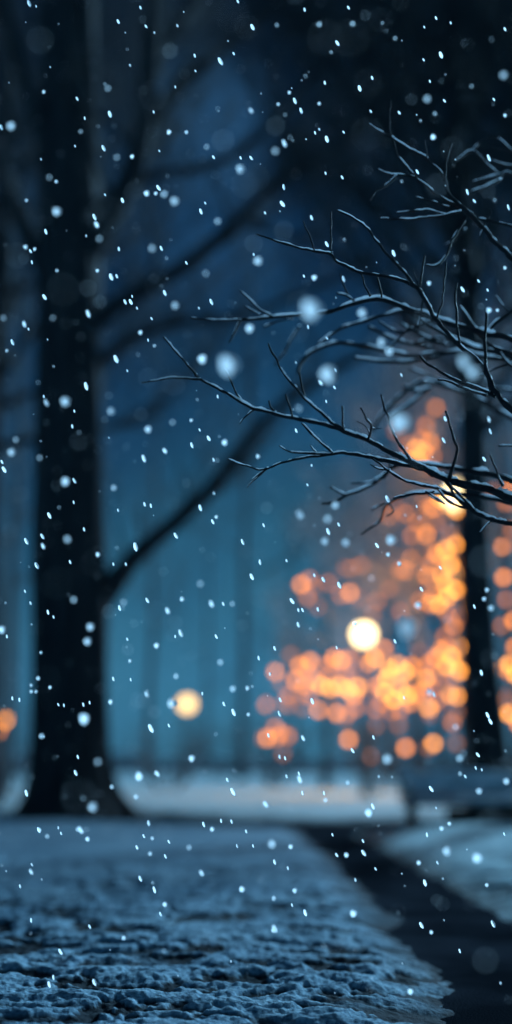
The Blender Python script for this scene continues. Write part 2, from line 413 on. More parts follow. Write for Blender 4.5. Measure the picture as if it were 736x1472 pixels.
# ------------------------------------------------------------------ other trees
def make_tree(px, D, wpx, top, label, seed, group, crown_h=.35, lean=0, mat_=None, kids=(2, 3), lvl=5, nl=6, spread=.62, frost=None):
    x = (px-368)/F*D/ct*1.0
    x = at(px, 1095, D).x
    b0 = Vector((x, D, -.06)); rng = random.Random(seed)
    t = empty('bare_tree', b0, label, 'tree', group)
    r0 = wpx/2*D/F; Ht = top
    mb = MB(); pts = []; rr = []
    for i in range(13):
        k = i/12; z = Ht*k
        pts.append(b0+Vector((lean*z + .05*math.sin(z*.9+seed), .04*math.sin(z*.7+seed*2), z)))
        rr.append(r0*(1.0-.6*k) + r0*.55*max(0, 1-z/.5)**2)
    mb.tube(pts, rr, 12, .05); mb.build('trunk', mat_ or M_bark, t)
    cr_ = MB()
    for i in range(nl):
        k = crown_h + (1-crown_h)*(i+.5)/nl; j = int(k*12); p = pts[j].lerp(pts[min(12, j+1)], k*12-j)
        a = rng.uniform(0, 6.28) if i else (0 if rng.random() < .5 else math.pi)
        d = Vector((math.cos(a), math.sin(a)*.7, rng.uniform(.25, 1.0))).normalized()
        grow(cr_, p, d, Ht*rng.uniform(.13, .2), max(.02, rr[j]*.45), lvl, rng, spread, .1, 5, kids, .006 if D < 30 else .014)
    grow(cr_, pts[-1], Vector((0, 0, 1)), Ht*.15, rr[-1]*.9, lvl, rng, spread, .1, 5, kids, .01)
    cr_.build('crown', frost or mat_ or M_bark, t)
    return t
make_tree(703, 14.0, 58, 11.5, 'dark tall trunk right of the string lights, nearest of the trees behind the bench', 21, 'bare trees in the park', .42, -.004, None, (2, 3), 5, 22)
make_tree(604, 26.0, 15, 8.0, 'slim frosted tree wrapped in orange lights, behind the glowing globe lamp', 22, 'trees wrapped in string lights', .28, .01, M_bark, (2, 3), 5, 9, .7, M_frost)
make_tree(672, 23.5, 14, 8.5, 'frosted tree full of orange lights just left of the dark right trunk', 23, 'trees wrapped in string lights', .28, -.01, M_bark, (2, 3), 5, 9, .7, M_frost)
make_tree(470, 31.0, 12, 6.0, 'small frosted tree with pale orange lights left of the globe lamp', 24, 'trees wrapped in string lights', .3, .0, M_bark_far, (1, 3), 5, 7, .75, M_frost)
make_tree(742, 20.0, 14, 8.0, 'frosted tree with orange lights at the right edge, right of the dark trunk', 25, 'trees wrapped in string lights', .3, .0, M_bark, (2, 3), 4, 8, .7, M_frost)
make_tree(-30, 19.0, 50, 13.5, 'black tree added past the left edge to darken the side left of the huge old trunk', 31, 'bare trees in the park', .45, -.01, None, (2, 3), 5, 20)  # added tree, put here to darken the left side of the frame
make_tree(800, 12.5, 50, 10, 'dark tree added beyond the right edge, its crown darkening the top right corner', 32, 'bare trees in the park', .45, .0, None, (2, 3), 5, 20)  # trunk out of view, added so the crown darkens the upper right
far = [(214,44,11,'pale broad far trunk just right of the huge old trunk'),(348,46,13,'broad dim trunk between the small far lamp and the string lights'),
       (424,62,9,'thin far trunk left of the globe lamp post'),(8,34,20,'dim trunk left of the huge old trunk'),(296,75,7,'slender faint trunk right of the small far lamp'),
       (560,50,13,'dim trunk between the globe lamp post and the bench'),(640,38,14,'dark trunk rising behind the bench end'),(-60,26,20,'dim trunk beyond the left edge of the lawn')]
for i, (px, D, wp, lab) in enumerate(far):
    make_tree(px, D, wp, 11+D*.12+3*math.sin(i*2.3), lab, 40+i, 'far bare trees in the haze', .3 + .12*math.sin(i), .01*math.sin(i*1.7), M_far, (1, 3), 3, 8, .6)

# frosted hedge far behind the lawn
mb = MB(); rng = random.Random(9)
for i in range(150):
    x = -48+i*.64+rng.uniform(-.2, .2)
    mb.blob((x, 68+rng.uniform(-.5, .5), .25), rng.uniform(.5, .85), 2, .22, (1, .9, 1.0+.25*rng.random()))
tag(mb.build('hedge', M_hedge, None, False), 'long low frosted hedge across the far end of the lawn', 'hedge')

for i, (px, D, hh, lab) in enumerate([(240,30,1.5,'low bare bush under the small far lamp'),(395,34,1.9,'bare bush on the far lawn left of the string lights'),(545,28,1.6,'bare bush just right of the globe lamp post'),(25,24,1.8,'bare bush at the left edge behind the old trunk'),(318,52,2.6,'wide dim bush far behind the middle of the lawn'),(590,44,2.4,'dim bush far behind the slim lit tree')]):
    b0 = at(px, 1095, D); b0.z = -.05; mb = MB(); rg = random.Random(90+i)
    for k in range(14):
        a = rg.uniform(0, 6.28); grow(mb, b0+Vector((math.cos(a)*.2, math.sin(a)*.2, 0)), Vector((math.cos(a)*.7, math.sin(a)*.7, 1)).normalized(), hh*rg.uniform(.4, .6), .03, 3, rg, .6, .1, 5, (1, 3), .008)
    o = mb.build('bush', M_far); tag(o, lab, 'bush', 'bare bushes on the far lawn')

# ------------------------------------------------------------------ bench
bc = gnd(660, 1196); BY = 12.9
bx0 = at(578, 1150, BY).x; bw = 2.1; bz = .0
bench = empty('park_bench', (bx0+bw/2, BY, 0), 'snow dusted slatted park bench beside the path at the right', 'bench')
def bpos(x, y, z): return (bx0+x, BY+y, z)
mb = MB()
for i in range(4): mb.box(bpos(bw/2, -.24+i*.125, .285), (bw, .095, .035))
seat = mb.build('seat', M_wood, bench, False)
mb = MB()
for i in range(3): mb.box(bpos(bw/2, .30+.03*i, .37+.085*i), (bw, .03, .06), 0, -.2)
back = mb.build('backrest', M_wood, bench, False)
for s in (.10, bw/2, bw-.10):
    mb = MB()
    mb.box(bpos(s, -.24, .125), (.06, .06, .27)); mb.box(bpos(s, .2, .125), (.06, .06, .27)); mb.box(bpos(s, -.02, .252), (.055, .5, .03))
    mb.box(bpos(s, .32, .42), (.05, .045, .34), 0, -.2)
    mb.build('leg_frame', M_metal, bench, False)
for s in (.04, bw-.04):
    mb = MB(); mb.tube([bpos(s, .32, .46), bpos(s, .1, .47), bpos(s, -.2, .47), bpos(s, -.27, .43), bpos(s, -.27, .25)], [.026]*5, 8); mb.build('armrest', M_metal, bench)
def snow_strip(x0, x1, y, z, wy, hz, seed, parent, name='snow'):
    mb = MB(); n = 60; m_ = 7; vs = []; fs = []; rg_ = random.Random(seed)
    for i in range(n+1):
        x = x0+(x1-x0)*i/n; e = min(1, i/3, (n-i)/3)
        for j in range(m_):
            a = math.pi*j/(m_-1)
            hh = hz*(.75+.5*n1(x*7, seed))*e
            vs.append((x, y-math.cos(a)*wy/2*(.85+.25*n1(x*9+j, seed+3)), z+math.sin(a)*hh))
    for i in range(n):
        for j in range(m_-1):
            a = i*m_+j; fs.append((a, a+m_, a+m_+1, a+1))
    mb.add(vs, fs); return mb.build(name, M_snow, parent)
mb = MB(); mb.box(bpos(bw/2+.22, -.17, .115), (bw-.6, .03, .24)); mb.box(bpos(bw/2+.22, .16, .115), (bw-.6, .03, .24)); mb.build('shade_board', M_wood, bench, False)  # added dark boards that stand in for the shade under the seat
snow_strip(bx0-.02, bx0+bw+.02, BY-.05, .302, .52, .085, 3, seat)
for i in range(3): snow_strip(bx0-.02, bx0+bw+.02, BY+.295+.03*i, .400+.085*i, .07, .075, 5+i, back)

# ------------------------------------------------------------------ street lamps
def street_lamp(px, py, D, Rg, label, ms):
    c = at(px, py, D)
    t = empty('street_lamp', (c.x, D, 0), label, 'street lamp', 'globe street lamps along the path')
    z0 = c.z-Rg
    mb = MB(); mb.lathe([(.16,0),(.16,.12),(.12,.16),(.11,.5),(.075,.58),(.06,.9),(.05,z0-.35),(.07,z0-.3),(.045,z0-.25),(.05,z0-.12)], (c.x, D, -.05), 16)
    mb.build('pole', M_metal, t)
    mb = MB(); mb.lathe([(.05,0),(.11,.04),(.13,.10),(.10,.11)], (c.x, D, z0-.17), 16); mb.build('collar', M_metal, t)
    mb = MB(); mb.blob((c.x, D, c.z), Rg, 3, 0.0); mb.build('globe', ms, t)
    mb = MB(); mb.lathe([(Rg*.55,0),(Rg*.4,.03),(.03,.07),(.01,.16)], (c.x, D, c.z+Rg*.88), 16); cp = mb.build('cap', M_metal, t)
    return t
street_lamp(523, 912, 23.7, .22, 'large glowing globe lamp on a dark post among the string lights', M_glass)
street_lamp(269, 1012, 40, .27, 'small far globe lamp glowing between the old trunk and the string lights', M_lant)
# lantern hung in the right tree
c = at(663, 712, 15.5)
t = empty('hanging_lantern', c, 'big pale yellow lantern glowing behind the snowy branch, left of the dark trunk', 'lantern')
mb = MB(); mb.blob(c, .25, 3, 0, (1, 1, .85)); mb.build('shade', M_pale, t)
mb = MB(); mb.lathe([(.10,0),(.06,.04),(.015,.08)], (c.x, c.y, c.z+.155), 12); mb.build('cap', M_metal, t)
mb = MB(); mb.tube([(c.x, c.y, c.z+.22), (c.x+.05, c.y-.1, c.z+.9), (c.x+.28, c.y-1.3, c.z+1.7)], [.008]*3, 6); mb.build('cable', M_wire, t)

# ------------------------------------------------------------------ string lights
strings = [
 (26.0, 'string of lights clustered right of the globe lamp, hung between two lit trees',
  [(530,953,1),(538,946,0),(552,933,1),(560,962,0),(571,955,0),(583,966,0),(592,958,1),(545,985,1),(553,995,0),(566,1005,0),(575,990,0),(585,1000,0),(598,998,1),(575,1020,2),(540,1020,2),(556,975,0),(600,978,2),(590,1010,1),(562,1022,2),(548,1010,2),(520,968,2)]),
 (26.8, 'long low row of pale lights left of the globe lamp post',
  [(425,978,1),(438,986,1),(452,978,1),(462,985,0),(475,989,0),(488,986,0),(500,991,0),(514,988,0),(527,995,2),(415,1000,2),(445,1000,2),(470,972,2),(508,1000,1),(495,975,2)]),
 (25.0, 'short string of lights just under and left of the globe lamp',
  [(480,946,1),(491,950,1),(502,946,2),(430,957,1),(446,951,1),(396,966,1),(382,1013,2),(458,1021,1),(484,1025,1),(499,1026,2),(440,960,2)]),
 (25.4, 'lowest string of sparse single lights over the far lawn',
  [(384,1061,1),(398,1060,2),(414,1058,2),(501,1063,1),(583,1075,1),(623,1069,0),(404,1054,2)]),
 (24.5, 'faint upper string of dim lights left of the lit trees',
  [(433,840,1),(445,833,2),(490,856,2),(503,852,1),(505,817,2),(543,864,2),(560,846,2),(472,838,2),(590,803,1),(575,880,2),(520,812,2)]),
 (23.6, 'bright upper swag of lights in the tree left of the dark trunk',
  [(613,828,1),(628,797,1),(641,790,0),(655,783,0),(670,795,0),(680,801,1),(648,812,0),(636,826,0),(658,826,0),(672,818,0),(680,835,1),(667,842,0),(655,848,0),(643,858,0),(630,868,0),(617,868,1),(603,864,2),(650,770,1),(638,838,0),(622,855,1),(662,872,0)]),
 (23.2, 'middle swag of lights in the tree left of the dark trunk',
  [(652,900,1),(664,886,1),(676,898,1),(686,905,1),(640,915,2),(636,935,1),(626,945,1),(650,943,0),(641,958,0),(655,955,0),(664,930,0),(676,920,1),(672,945,0),(684,932,1),(660,965,0),(690,945,1),(668,905,1)]),
 (24.0, 'lower swag of lights left of the dark trunk above the bench',
  [(613,975,0),(620,990,2),(634,972,2),(648,998,0),(658,1001,0),(665,990,1),(676,978,1),(617,1018,0),(630,1008,2),(675,1013,2),(690,975,2),(684,1000,2)]),
 (22.0, 'small high knot of orange lights seen through the snowy twigs',
  [(598,645,0),(600,660,0),(609,650,1),(612,612,2),(606,632,2),(618,636,1),(587,640,2),(622,655,2)]),
 (22.5, 'high orange string of lights passing behind the lantern',
  [(583,738,2),(613,769,1),(622,730,1),(634,716,0),(645,726,0),(656,733,0),(668,728,0),(650,706,1),(676,716,1),(600,752,2),(560,742,2),(628,752,2),(592,770,2)]),
 (19.0, 'vertical string of lights at the right edge beyond the dark trunk',
  [(736,700,1),(728,722,2),(736,762,2),(722,786,1),(724,830,1),(727,862,2),(738,892,1),(706,958,0),(716,961,0),(731,955,0),(742,970,0),(725,1001,2),(731,1026,0),(725,1046,2),(745,1040,1),(740,930,1),(722,900,2)]),
 (30.0, 'pair of orange lights at the left edge behind the old trunk',
  [(8,1035,0),(-2,1050,1),(-14,1030,1),(-25,1042,1)]),
]
bulb_me = []
for i in range(4):
    mb = MB(); mb.blob((0,0,0), 1.0, 2, 0, (1,1,1.1)); bulb_me.append(mb.mesh('bulb', BULB[i]))
rng = random.Random(5)
BR = .066
for D, lab, L in strings:
    if len(L) > 5: L = L + [(x+rng.uniform(-34, 34), y+rng.uniform(-30, 30), 3 if rng.random() < .7 else 2) for x, y, k in L if rng.random() < .6 and (x < 680 or x > 725)]
    L = [q for q in L if not (678 < q[0] < 700 and q[2] > 1)]
    Lp = [at(x, y, D+rng.uniform(-.5, .5)) for x, y, k in L]
    t = empty('light_string', Lp[0], lab, 'string lights', 'orange string lights in the park')
    for p, (x, y, k) in zip(Lp, L):
        o = bpy.data.objects.new('bulb', bulb_me[k]); COL.objects.link(o); o.parent = t
        o.location = p - Lp[0]; s_ = BR*D/24*rng.uniform(.9, 1.1); o.scale = (s_, s_, s_)
    order = sorted(range(len(Lp)), key=lambda i: Lp[i].x); mb = MB()
    for a, b_ in zip(order, order[1:]):
        p, q = Lp[a]+Vector((0,0,BR*1.2)), Lp[b_]+Vector((0,0,BR*1.2)); mb.tube([p, (p+q)/2-Vector((0,0,.06)), q], [.006]*3, 4)
    mb.build('cable', M_wire, t)
    cen = sum(Lp, Vector())/len(Lp)
    pl = bpy.data.lights.new('string_glow', 'POINT'); pl.energy = (3.6 if 24 < D < 27 else 1.5)*len(Lp)*(.4 if cen.z < 3.2 else 1); pl.color = (1,.42,.13); pl.shadow_soft_size = .35
    po = bpy.data.objects.new('string_glow', pl); COL.objects.link(po); po.location = cen

# ------------------------------------------------------------------ snowy foreground branches
TX, TY = 1.55, 3.75
ft = empty('bare_tree', (TX, TY, 0), 'near bare tree at the right whose snow lined branches reach into view', 'tree')
mb = MB(); mb.tube([(TX, TY, -.15), (TX, TY, .1), (TX-.01, TY, .8), (TX+.02, TY, 1.6), (TX+.03, TY+.02, 2.6), (TX, TY, 3.8)], [.16, .12, .10, .09, .07, .04], 14, .06)
mb.build('trunk', M_bark, ft)
def dofs(px, py): return .05*math.sin(px*.021+py*.013)+.03*math.sin(px*.008-py*.03)
def branch(Dd, mainpoly, twigs, snow=1.0, seed=0, joins=True):
    """polylines in photo pixels with half widths, standing at depth Dd"""
    rng = random.Random(seed); mb = MB(); sn = MB()
    polys = [mainpoly]+twigs
    for pi, L in enumerate(polys):
        P = smooth_poly(L, 3.0 if Dd < 3.8 else 5.0)
        pts = []; rr = []; ph = rng.uniform(0, 50)
        for i, p in enumerate(P):
            wob = 2.6*(n1(i*.30+ph, 1)-.5)*min(1, i/4)
            pts.append(along(p[0]+wob, p[1]+2.8*(n1(i*.28+ph, 2)-.5)*min(1, i/4), Dd+dofs(p[0], p[1])+.02*(n1(i*.1+ph, 3)-.5)*min(1, i/4)))
            knot = 1 + (.22 if n1(i*.45+ph, 7) > .82 else 0)
            rr.append(max(.0010, p[2]*.69*Dd/F*(.92+.2*n1(i*.5+ph, 4))*knot))
        mb.tube(pts, rr, 9, .10)
        # tip bud
        mb.blob(pts[0] if P[0][2] < P[-1][2] else pts[-1], min(rr[0], rr[-1])*1.25, 1, .1)
        # snow resting on upper side
        run = []; rad = []
        for i in range(len(pts)):
            t = (pts[min(i+1, len(pts)-1)]-pts[max(i-1, 0)])
            if t.length < 1e-9: continue
            t.normalize(); flat = math.sqrt(max(0, 1-t.z*t.z))
            k = n1(i*.21+ph, 9)*.6+n1(i*.6+ph, 10)*.4
            amt = (k-.26)*2.4*snow*sstep(.35, .8, np.array(flat))
            if amt > .10:
                up = Vector((0, 0, 1))-t*t.z
                if up.length < 1e-6: continue
                up.normalize(); r = rr[i]
                sr = min(r*1.05+.0006, r*.72*min(1.3, amt)+.0014)
                run.append(pts[i]+up*(r*.98)); rad.append(sr)
            else:
                if len(run) >= 3:
                    rad[0] *= .4; rad[-1] *= .4; sn.tube(run, rad, 7, .35)
                run, rad = [], []
        if len(run) >= 3: rad[0] *= .4; rad[-1] *= .4; sn.tube(run, rad, 7, .35)
        # odd lumps of snow in the forks
        if pi and snow > .5 and rng.random() < .5:
            e = pts[-1] if P[-1][2] > P[0][2] else pts[0]
            sn.blob(e+Vector((0, 0, max(rr)*1.2)), max(.003, max(rr)*.9), 1, .3, (1.3, 1, .8))
    b_ = mb.build('branch', M_twig, ft)
    if sn.v: tag(sn.build('snow', M_snowcap, b_), kind='stuff')
def tw(*p): return list(p)
# main low branch
branch(3.3, [(235,484,1.4),(262,515,1.9),(288,545,2.4),(320,562,2.7),(345,577,2.9),(365,587,3.1),(395,594,3.3),(422,601,3.6),(460,609,3.9),(495,620,4.3),(530,634,4.6),(560,650,5.0),(590,665,5.4),(645,690,6.6),(700,703,7.6),(750,722,8.6),(860,740,12),(990,800,16)],
 [tw((204,550,1.3),(230,547,1.6),(255,543,1.8),(288,545,2.2)), tw((316,518,1),(327,538,1.5),(337,560,1.9),(347,577,2.4)),
  tw((345,609,1.1),(355,596,1.5),(366,588,1.9)), tw((387,577,2.0),(389,584,1.7),(395,593,2.2)), tw((411,568,1.7),(416,584,2),(422,600,2.4)),
  tw((386,495,1.8),(400,522,2.2),(415,545,2.4),(440,575,2.6),(470,601,2.9),(495,619,3.2)), tw((430,536,1.7),(434,554,2),(438,573,2.3)),
  tw((492,585,2),(493,602,2.1),(494,618,2.4)), tw((519,587,1.8),(525,599,2),(533,612,2.4),(529,633,2.6)), tw((513,606,.9),(523,611,1.1),(531,622,1.3)),
  tw((548,616,.9),(540,616,1.1),(533,615,1.5)), tw((641,592,2.2),(650,620,2.6),(657,648,2.9),(652,668,3.3),(646,690,4)),
  tw((548,568,2),(553,585,2.2),(562,612,2.4),(575,640,2.6),(592,664,3)), tw((705,655,1.6),(713,676,2),(722,698,2.4))], 1.0, 1)
# second branch under it
branch(3.36, [(362,690,1.1),(380,676,1.6),(405,665,2),(430,660,2.3),(470,654,2.7),(490,652,2.9),(520,655,3.2),(560,664,3.6),(600,672,4.2),(640,686,4.6)],
 [tw((328,660,1.2),(350,668,1.5),(372,675,1.8),(385,673,1.9)), tw((402,641,1.2),(415,648,1.7),(440,651,2),(478,652,2.4)), tw((446,640,1.0),(450,646,1.2),(456,651,1.5)),
  tw((434,609,1.8),(452,628,2),(478,651,2.4)), tw((356,700,1),(366,690,1.2),(380,677,1.6))], 1.0, 2)
branch(3.34, [(536,660,1.6),(552,672,2),(575,688,2.4),(604,697,2.8),(632,703,3),(652,714,3.2)],
 [tw((533,668,1.3),(545,674,1.6),(560,676,2)), tw((566,716,1.4),(590,711,1.9),(625,706,2.3)), tw((616,712,.9),(640,724,1.2),(612,706,1.8))], 1.0, 3)
branch(3.28, [(640,692,2.4),(655,714,3),(672,729,3.4),(690,740,4),(715,749,4.6),(745,753,5.2),(860,765,9),(985,805,13)],
 [tw((645,694,2),(662,712,2.6),(684,735,3)), tw((630,704,2),(648,722,2.4),(678,733,2.6)), tw((690,765,.8),(698,757,1),(707,748,1.4))], .9, 4)
# softer drooping twigs behind
branch(4.0, [(463,724,2),(480,722,2.6),(498,712,3),(520,703,3.2),(545,690,3.6),(575,668,4),(640,672,4.4),(760,700,6),(950,790,9)],
 [tw((475,701,2.4),(484,706,2.2),(497,712,2.8)), tw((506,695,1.6),(525,694,2),(545,690,2.4)), tw((556,655,2),(560,672,2.2),(550,688,2.6))], 1.3, 5)
branch(4.0, [(520,768,1.8),(535,757,2.2),(548,746,2.2),(556,726,2.8),(580,714,3),(610,710,3.2),(680,712,4),(780,735,6),(950,795,9)],
 [tw((534,733,1.5),(545,727,1.8),(556,724,2.4)), tw((556,742,1.4),(566,735,1.8),(560,722,2.2))], 1.2, 6)
# long diagonal from the right
branch(3.34, [(485,303,1.6),(507,313,2),(530,330,2.3),(548,355,2.5),(570,378,2.8),(590,403,3.2),(602,417,3.6),(615,440,4),(630,463,4.2),(650,487,4.2),(662,499,4.2),(690,524,4.6),(712,562,5.2),(740,592,5.8),(860,680,9),(985,790,12)],
 [tw((611,368,1.6),(607,390,2),(603,413,2.4)), tw((594,386,.9),(598,398,1.2),(603,410,1.5)), tw((641,378,1.5),(639,402,1.7),(637,426,1.8),(628,458,2)),
  tw((657,408,1.8),(655,430,2.1),(657,462,2.3),(660,494,2.6)), tw((604,512,2.2),(616,524,2.4),(634,534,2.7),(660,548,3.1),(692,560,3.6),(712,570,4)),
  tw((630,546,1.7),(645,547,2),(665,557,2.4),(700,568,2.8)), tw((700,445,2.6),(697,480,3),(697,515,3.2),(702,545,3.6),(707,566,4))], .75, 7)
# upper left-reaching branch
branch(3.5, [(370,337,1.5),(395,346,1.8),(425,355,2.1),(452,361,2.4),(475,365,2.7),(485,376,2.8),(510,388,3),(535,394,3.1),(570,401,3.2),(590,409,3.4),(606,420,3.6)],
 [tw((436,318,1.2),(444,338,1.5),(452,360,1.9)), tw((476,305,1.5),(476,335,1.7),(476,364,2)), tw((519,392,1.6),(524,408,1.8),(532,426,2)), tw((541,395,1.8),(546,412,2),(548,428,2.2))], .9, 8)
# middle snowy branch (behind the plane of focus)
branch(3.85, [(275,457,1.6),(300,459,2),(345,460,2.6),(385,457,3),(430,453,3.4),(470,448,3.8),(505,438,4.2),(545,430,4.6),(575,440,4.8),(620,457,5.2),(660,470,5.4),(700,480,5.8),(745,492,6.4),(850,560,9),(970,740,12)],
 [tw((345,418,1.4),(358,430,1.7),(372,444,2),(394,456,2.4)), tw((330,492,1.6),(338,476,2.4),(346,462,2.6)), tw((489,394,1.6),(496,413,1.9),(506,432,2.2)), tw((485,422,1.8),(496,424,2.2),(510,432,2.2)),
  tw((352,440,1.2),(362,446,1.5),(372,452,1.8)), tw((602,470,2),(610,430,2.2),(624,455,2.4))], 1.5, 9)
branch(4.15, [(458,494,2),(475,482,2.6),(492,472,3),(520,463,3.3),(556,452,3.4),(585,447,3.4),(620,470,3.8),(680,500,5),(760,530,6),(950,700,9)],
 [tw((545,462,2),(575,478,2.8),(600,468,3),(625,458,3)), tw((555,505,2),(575,485,2.4),(590,470,2.6)), tw((380,470,1.8),(400,462,2.2),(420,458,2.2))], 1.6, 10)
branch(4.35, [(428,536,3),(436,516,3.6),(456,501,3.8),(486,493,4),(520,497,4),(552,504,4),(596,512,4),(636,506,4.2),(690,512,4.8),(770,540,6),(950,690,9)],
 [tw((510,515,3),(545,520,3.4),(590,520,3.6),(630,512,3.8)), tw((530,470,3),(560,484,3.4),(590,494,3.4),(620,500,3.6)), tw((575,465,2.8),(600,480,3),(640,496,3.4)), tw((598,492,2.6),(630,486,3),(668,494,3.4)),
  tw((395,525,2),(412,500,2.4),(430,470,2.4))], 1.8, 11)
branch(4.7, [(536,618,3),(552,592,3.6),(576,570,4),(604,550,4.2),(640,556,4.2),(684,572,4.4),(740,604,5),(850,660,7),(960,760,9)],
 [tw((580,556,3),(600,562,3.2),(620,556,3.4)), tw((556,604,2.6),(590,580,3),(615,560,3.2)), tw((590,530,2.4),(615,540,2.8),(640,552,3.2)), tw((688,570,2.6),(712,560,3),(740,562,3))], 1.6, 12)
# top right branches
branch(3.75, [(530,178,1.8),(546,189,2.2),(565,199,2.2),(588,214,2.4),(612,226,2.6),(626,241,2.8),(638,254,3),(645,276,3.4),(656,291,4),(674,306,4.8),(692,326,4.8),(716,352,5),(745,382,5.4),(850,500,8),(960,700,11)],
 [tw((562,145,1),(560,170,1.3),(562,196,1.7)), tw((565,200,1.6),(571,224,1.9),(590,247,2.2),(612,267,2.5),(637,285,2.8),(660,297,3)), tw((611,203,1.4),(612,214,1.6),(613,226,1.9)),
  tw((650,207,1.2),(643,224,1.6),(641,240,1.8),(639,254,2.2)), tw((543,243,1.5),(560,250,1.9),(582,251,2),(597,254,2)), tw((532,287,1.5),(541,274,2.2),(556,266,2),(570,253,1.8)),
  tw((598,283,1.4),(620,289,1.8),(646,297,2.2)), tw((547,314,1.4),(580,315,2),(625,312,2.2),(662,304,2.4)), tw((570,306,1.4),(598,303,1.7),(616,302,1.8),(642,309,1.8)),
  tw((612,381,1.8),(626,383,2),(637,374,2),(650,345,2.4),(668,316,2.8)), tw((745,328,2.6),(712,320,2.8),(688,316,2.6)), tw((690,345,1.4),(697,322,1.6),(706,305,1.4))], .75, 13)
branch(4.2, [(655,232,2),(668,222,2.4),(680,216,2.4),(698,234,2.2),(718,250,2.6),(745,258,3),(850,380,6),(960,640,9)],
 [tw((688,206,1.8),(680,216,2)), tw((699,198,1.6),(714,198,1.8),(736,216,2.2)), tw((680,262,2.4),(700,257,3),(722,251,3)), tw((678,276,2),(698,268,2.6),(718,258,2.8)), tw((706,230,1.4),(724,236,1.8),(745,240,2)),
  tw((640,352,1.6),(655,345,2),(668,330,2)), tw((708,212,1.6),(725,216,1.8),(745,222,2))], .8, 14)
branch(3.9, [(700,478,2.6),(712,464,3),(730,452,3.4),(760,440,4),(860,520,7),(965,700,9)],
 [tw((712,424,1),(724,440,1.3),(735,450,1.6)), tw((660,440,2),(672,455,2.6),(690,480,3),(712,500,3.2),(750,512,3.6)), tw((690,540,1.6),(712,530,2),(745,520,2.4)), tw((718,505,2),(728,520,2.4),(745,532,2.6))], 1.2, 15)
branch(3.3, [(718,641,1.6),(736,641,1.8),(790,652,3),(900,720,5),(985,800,7)], [], 1.2, 16)

# ------------------------------------------------------------------ falling snow
def flake_mesh(seed, elong):
    """an irregular thin shell of matted ice crystals, a few millimetres deep"""
    rg = random.Random(seed); bm = bmesh.new(); bmesh.ops.create_icosphere(bm, subdivisions=3, radius=1)
    ph = [rg.uniform(0, 6) for _ in range(4)]
    for v in bm.verts:
        a = math.atan2(v.co.z, v.co.x)
        k = 1+(.10*math.sin(3*a+ph[0]) if elong < 1.5 else .04*math.sin(2*a+ph[0]))+.05*math.sin(5*a+ph[1]+v.co.y*2)+.04*math.sin(9*a+ph[2])
        v.co.x *= k; v.co.z *= k*elong; v.co.y *= .55*k
    bmesh.ops.delete(bm, geom=[v for v in bm.verts if v.co.y > .12], context='VERTS')   # a cupped plate of matted crystals
    me = bpy.data.meshes.new('snowflake'); bm.to_mesh(me); bm.free()
    me.polygons.foreach_set('use_smooth', [True]*len(me.polygons)); me.materials.append(M_flake); return me
FM_round = [flake_mesh(i, 1.08) for i in range(4)]
FM_long = [flake_mesh(10+i, 2.3) for i in range(4)]
def lin(c): return c/12.92 if c <= .04045 else ((c+.055)/1.055)**2.4
def mkflake(px, py, D, rpx, me, rot, label, group):
    o = bpy.data.objects.new('snowflake', me); COL.objects.link(o)
    o.location = along(px, py, D); s = rpx*D/F; o.scale = (s, s, s); o.rotation_euler = (TILT*.5, rot, random.uniform(-.5, .5))
    tag(o, label, 'snowflake', group); return o
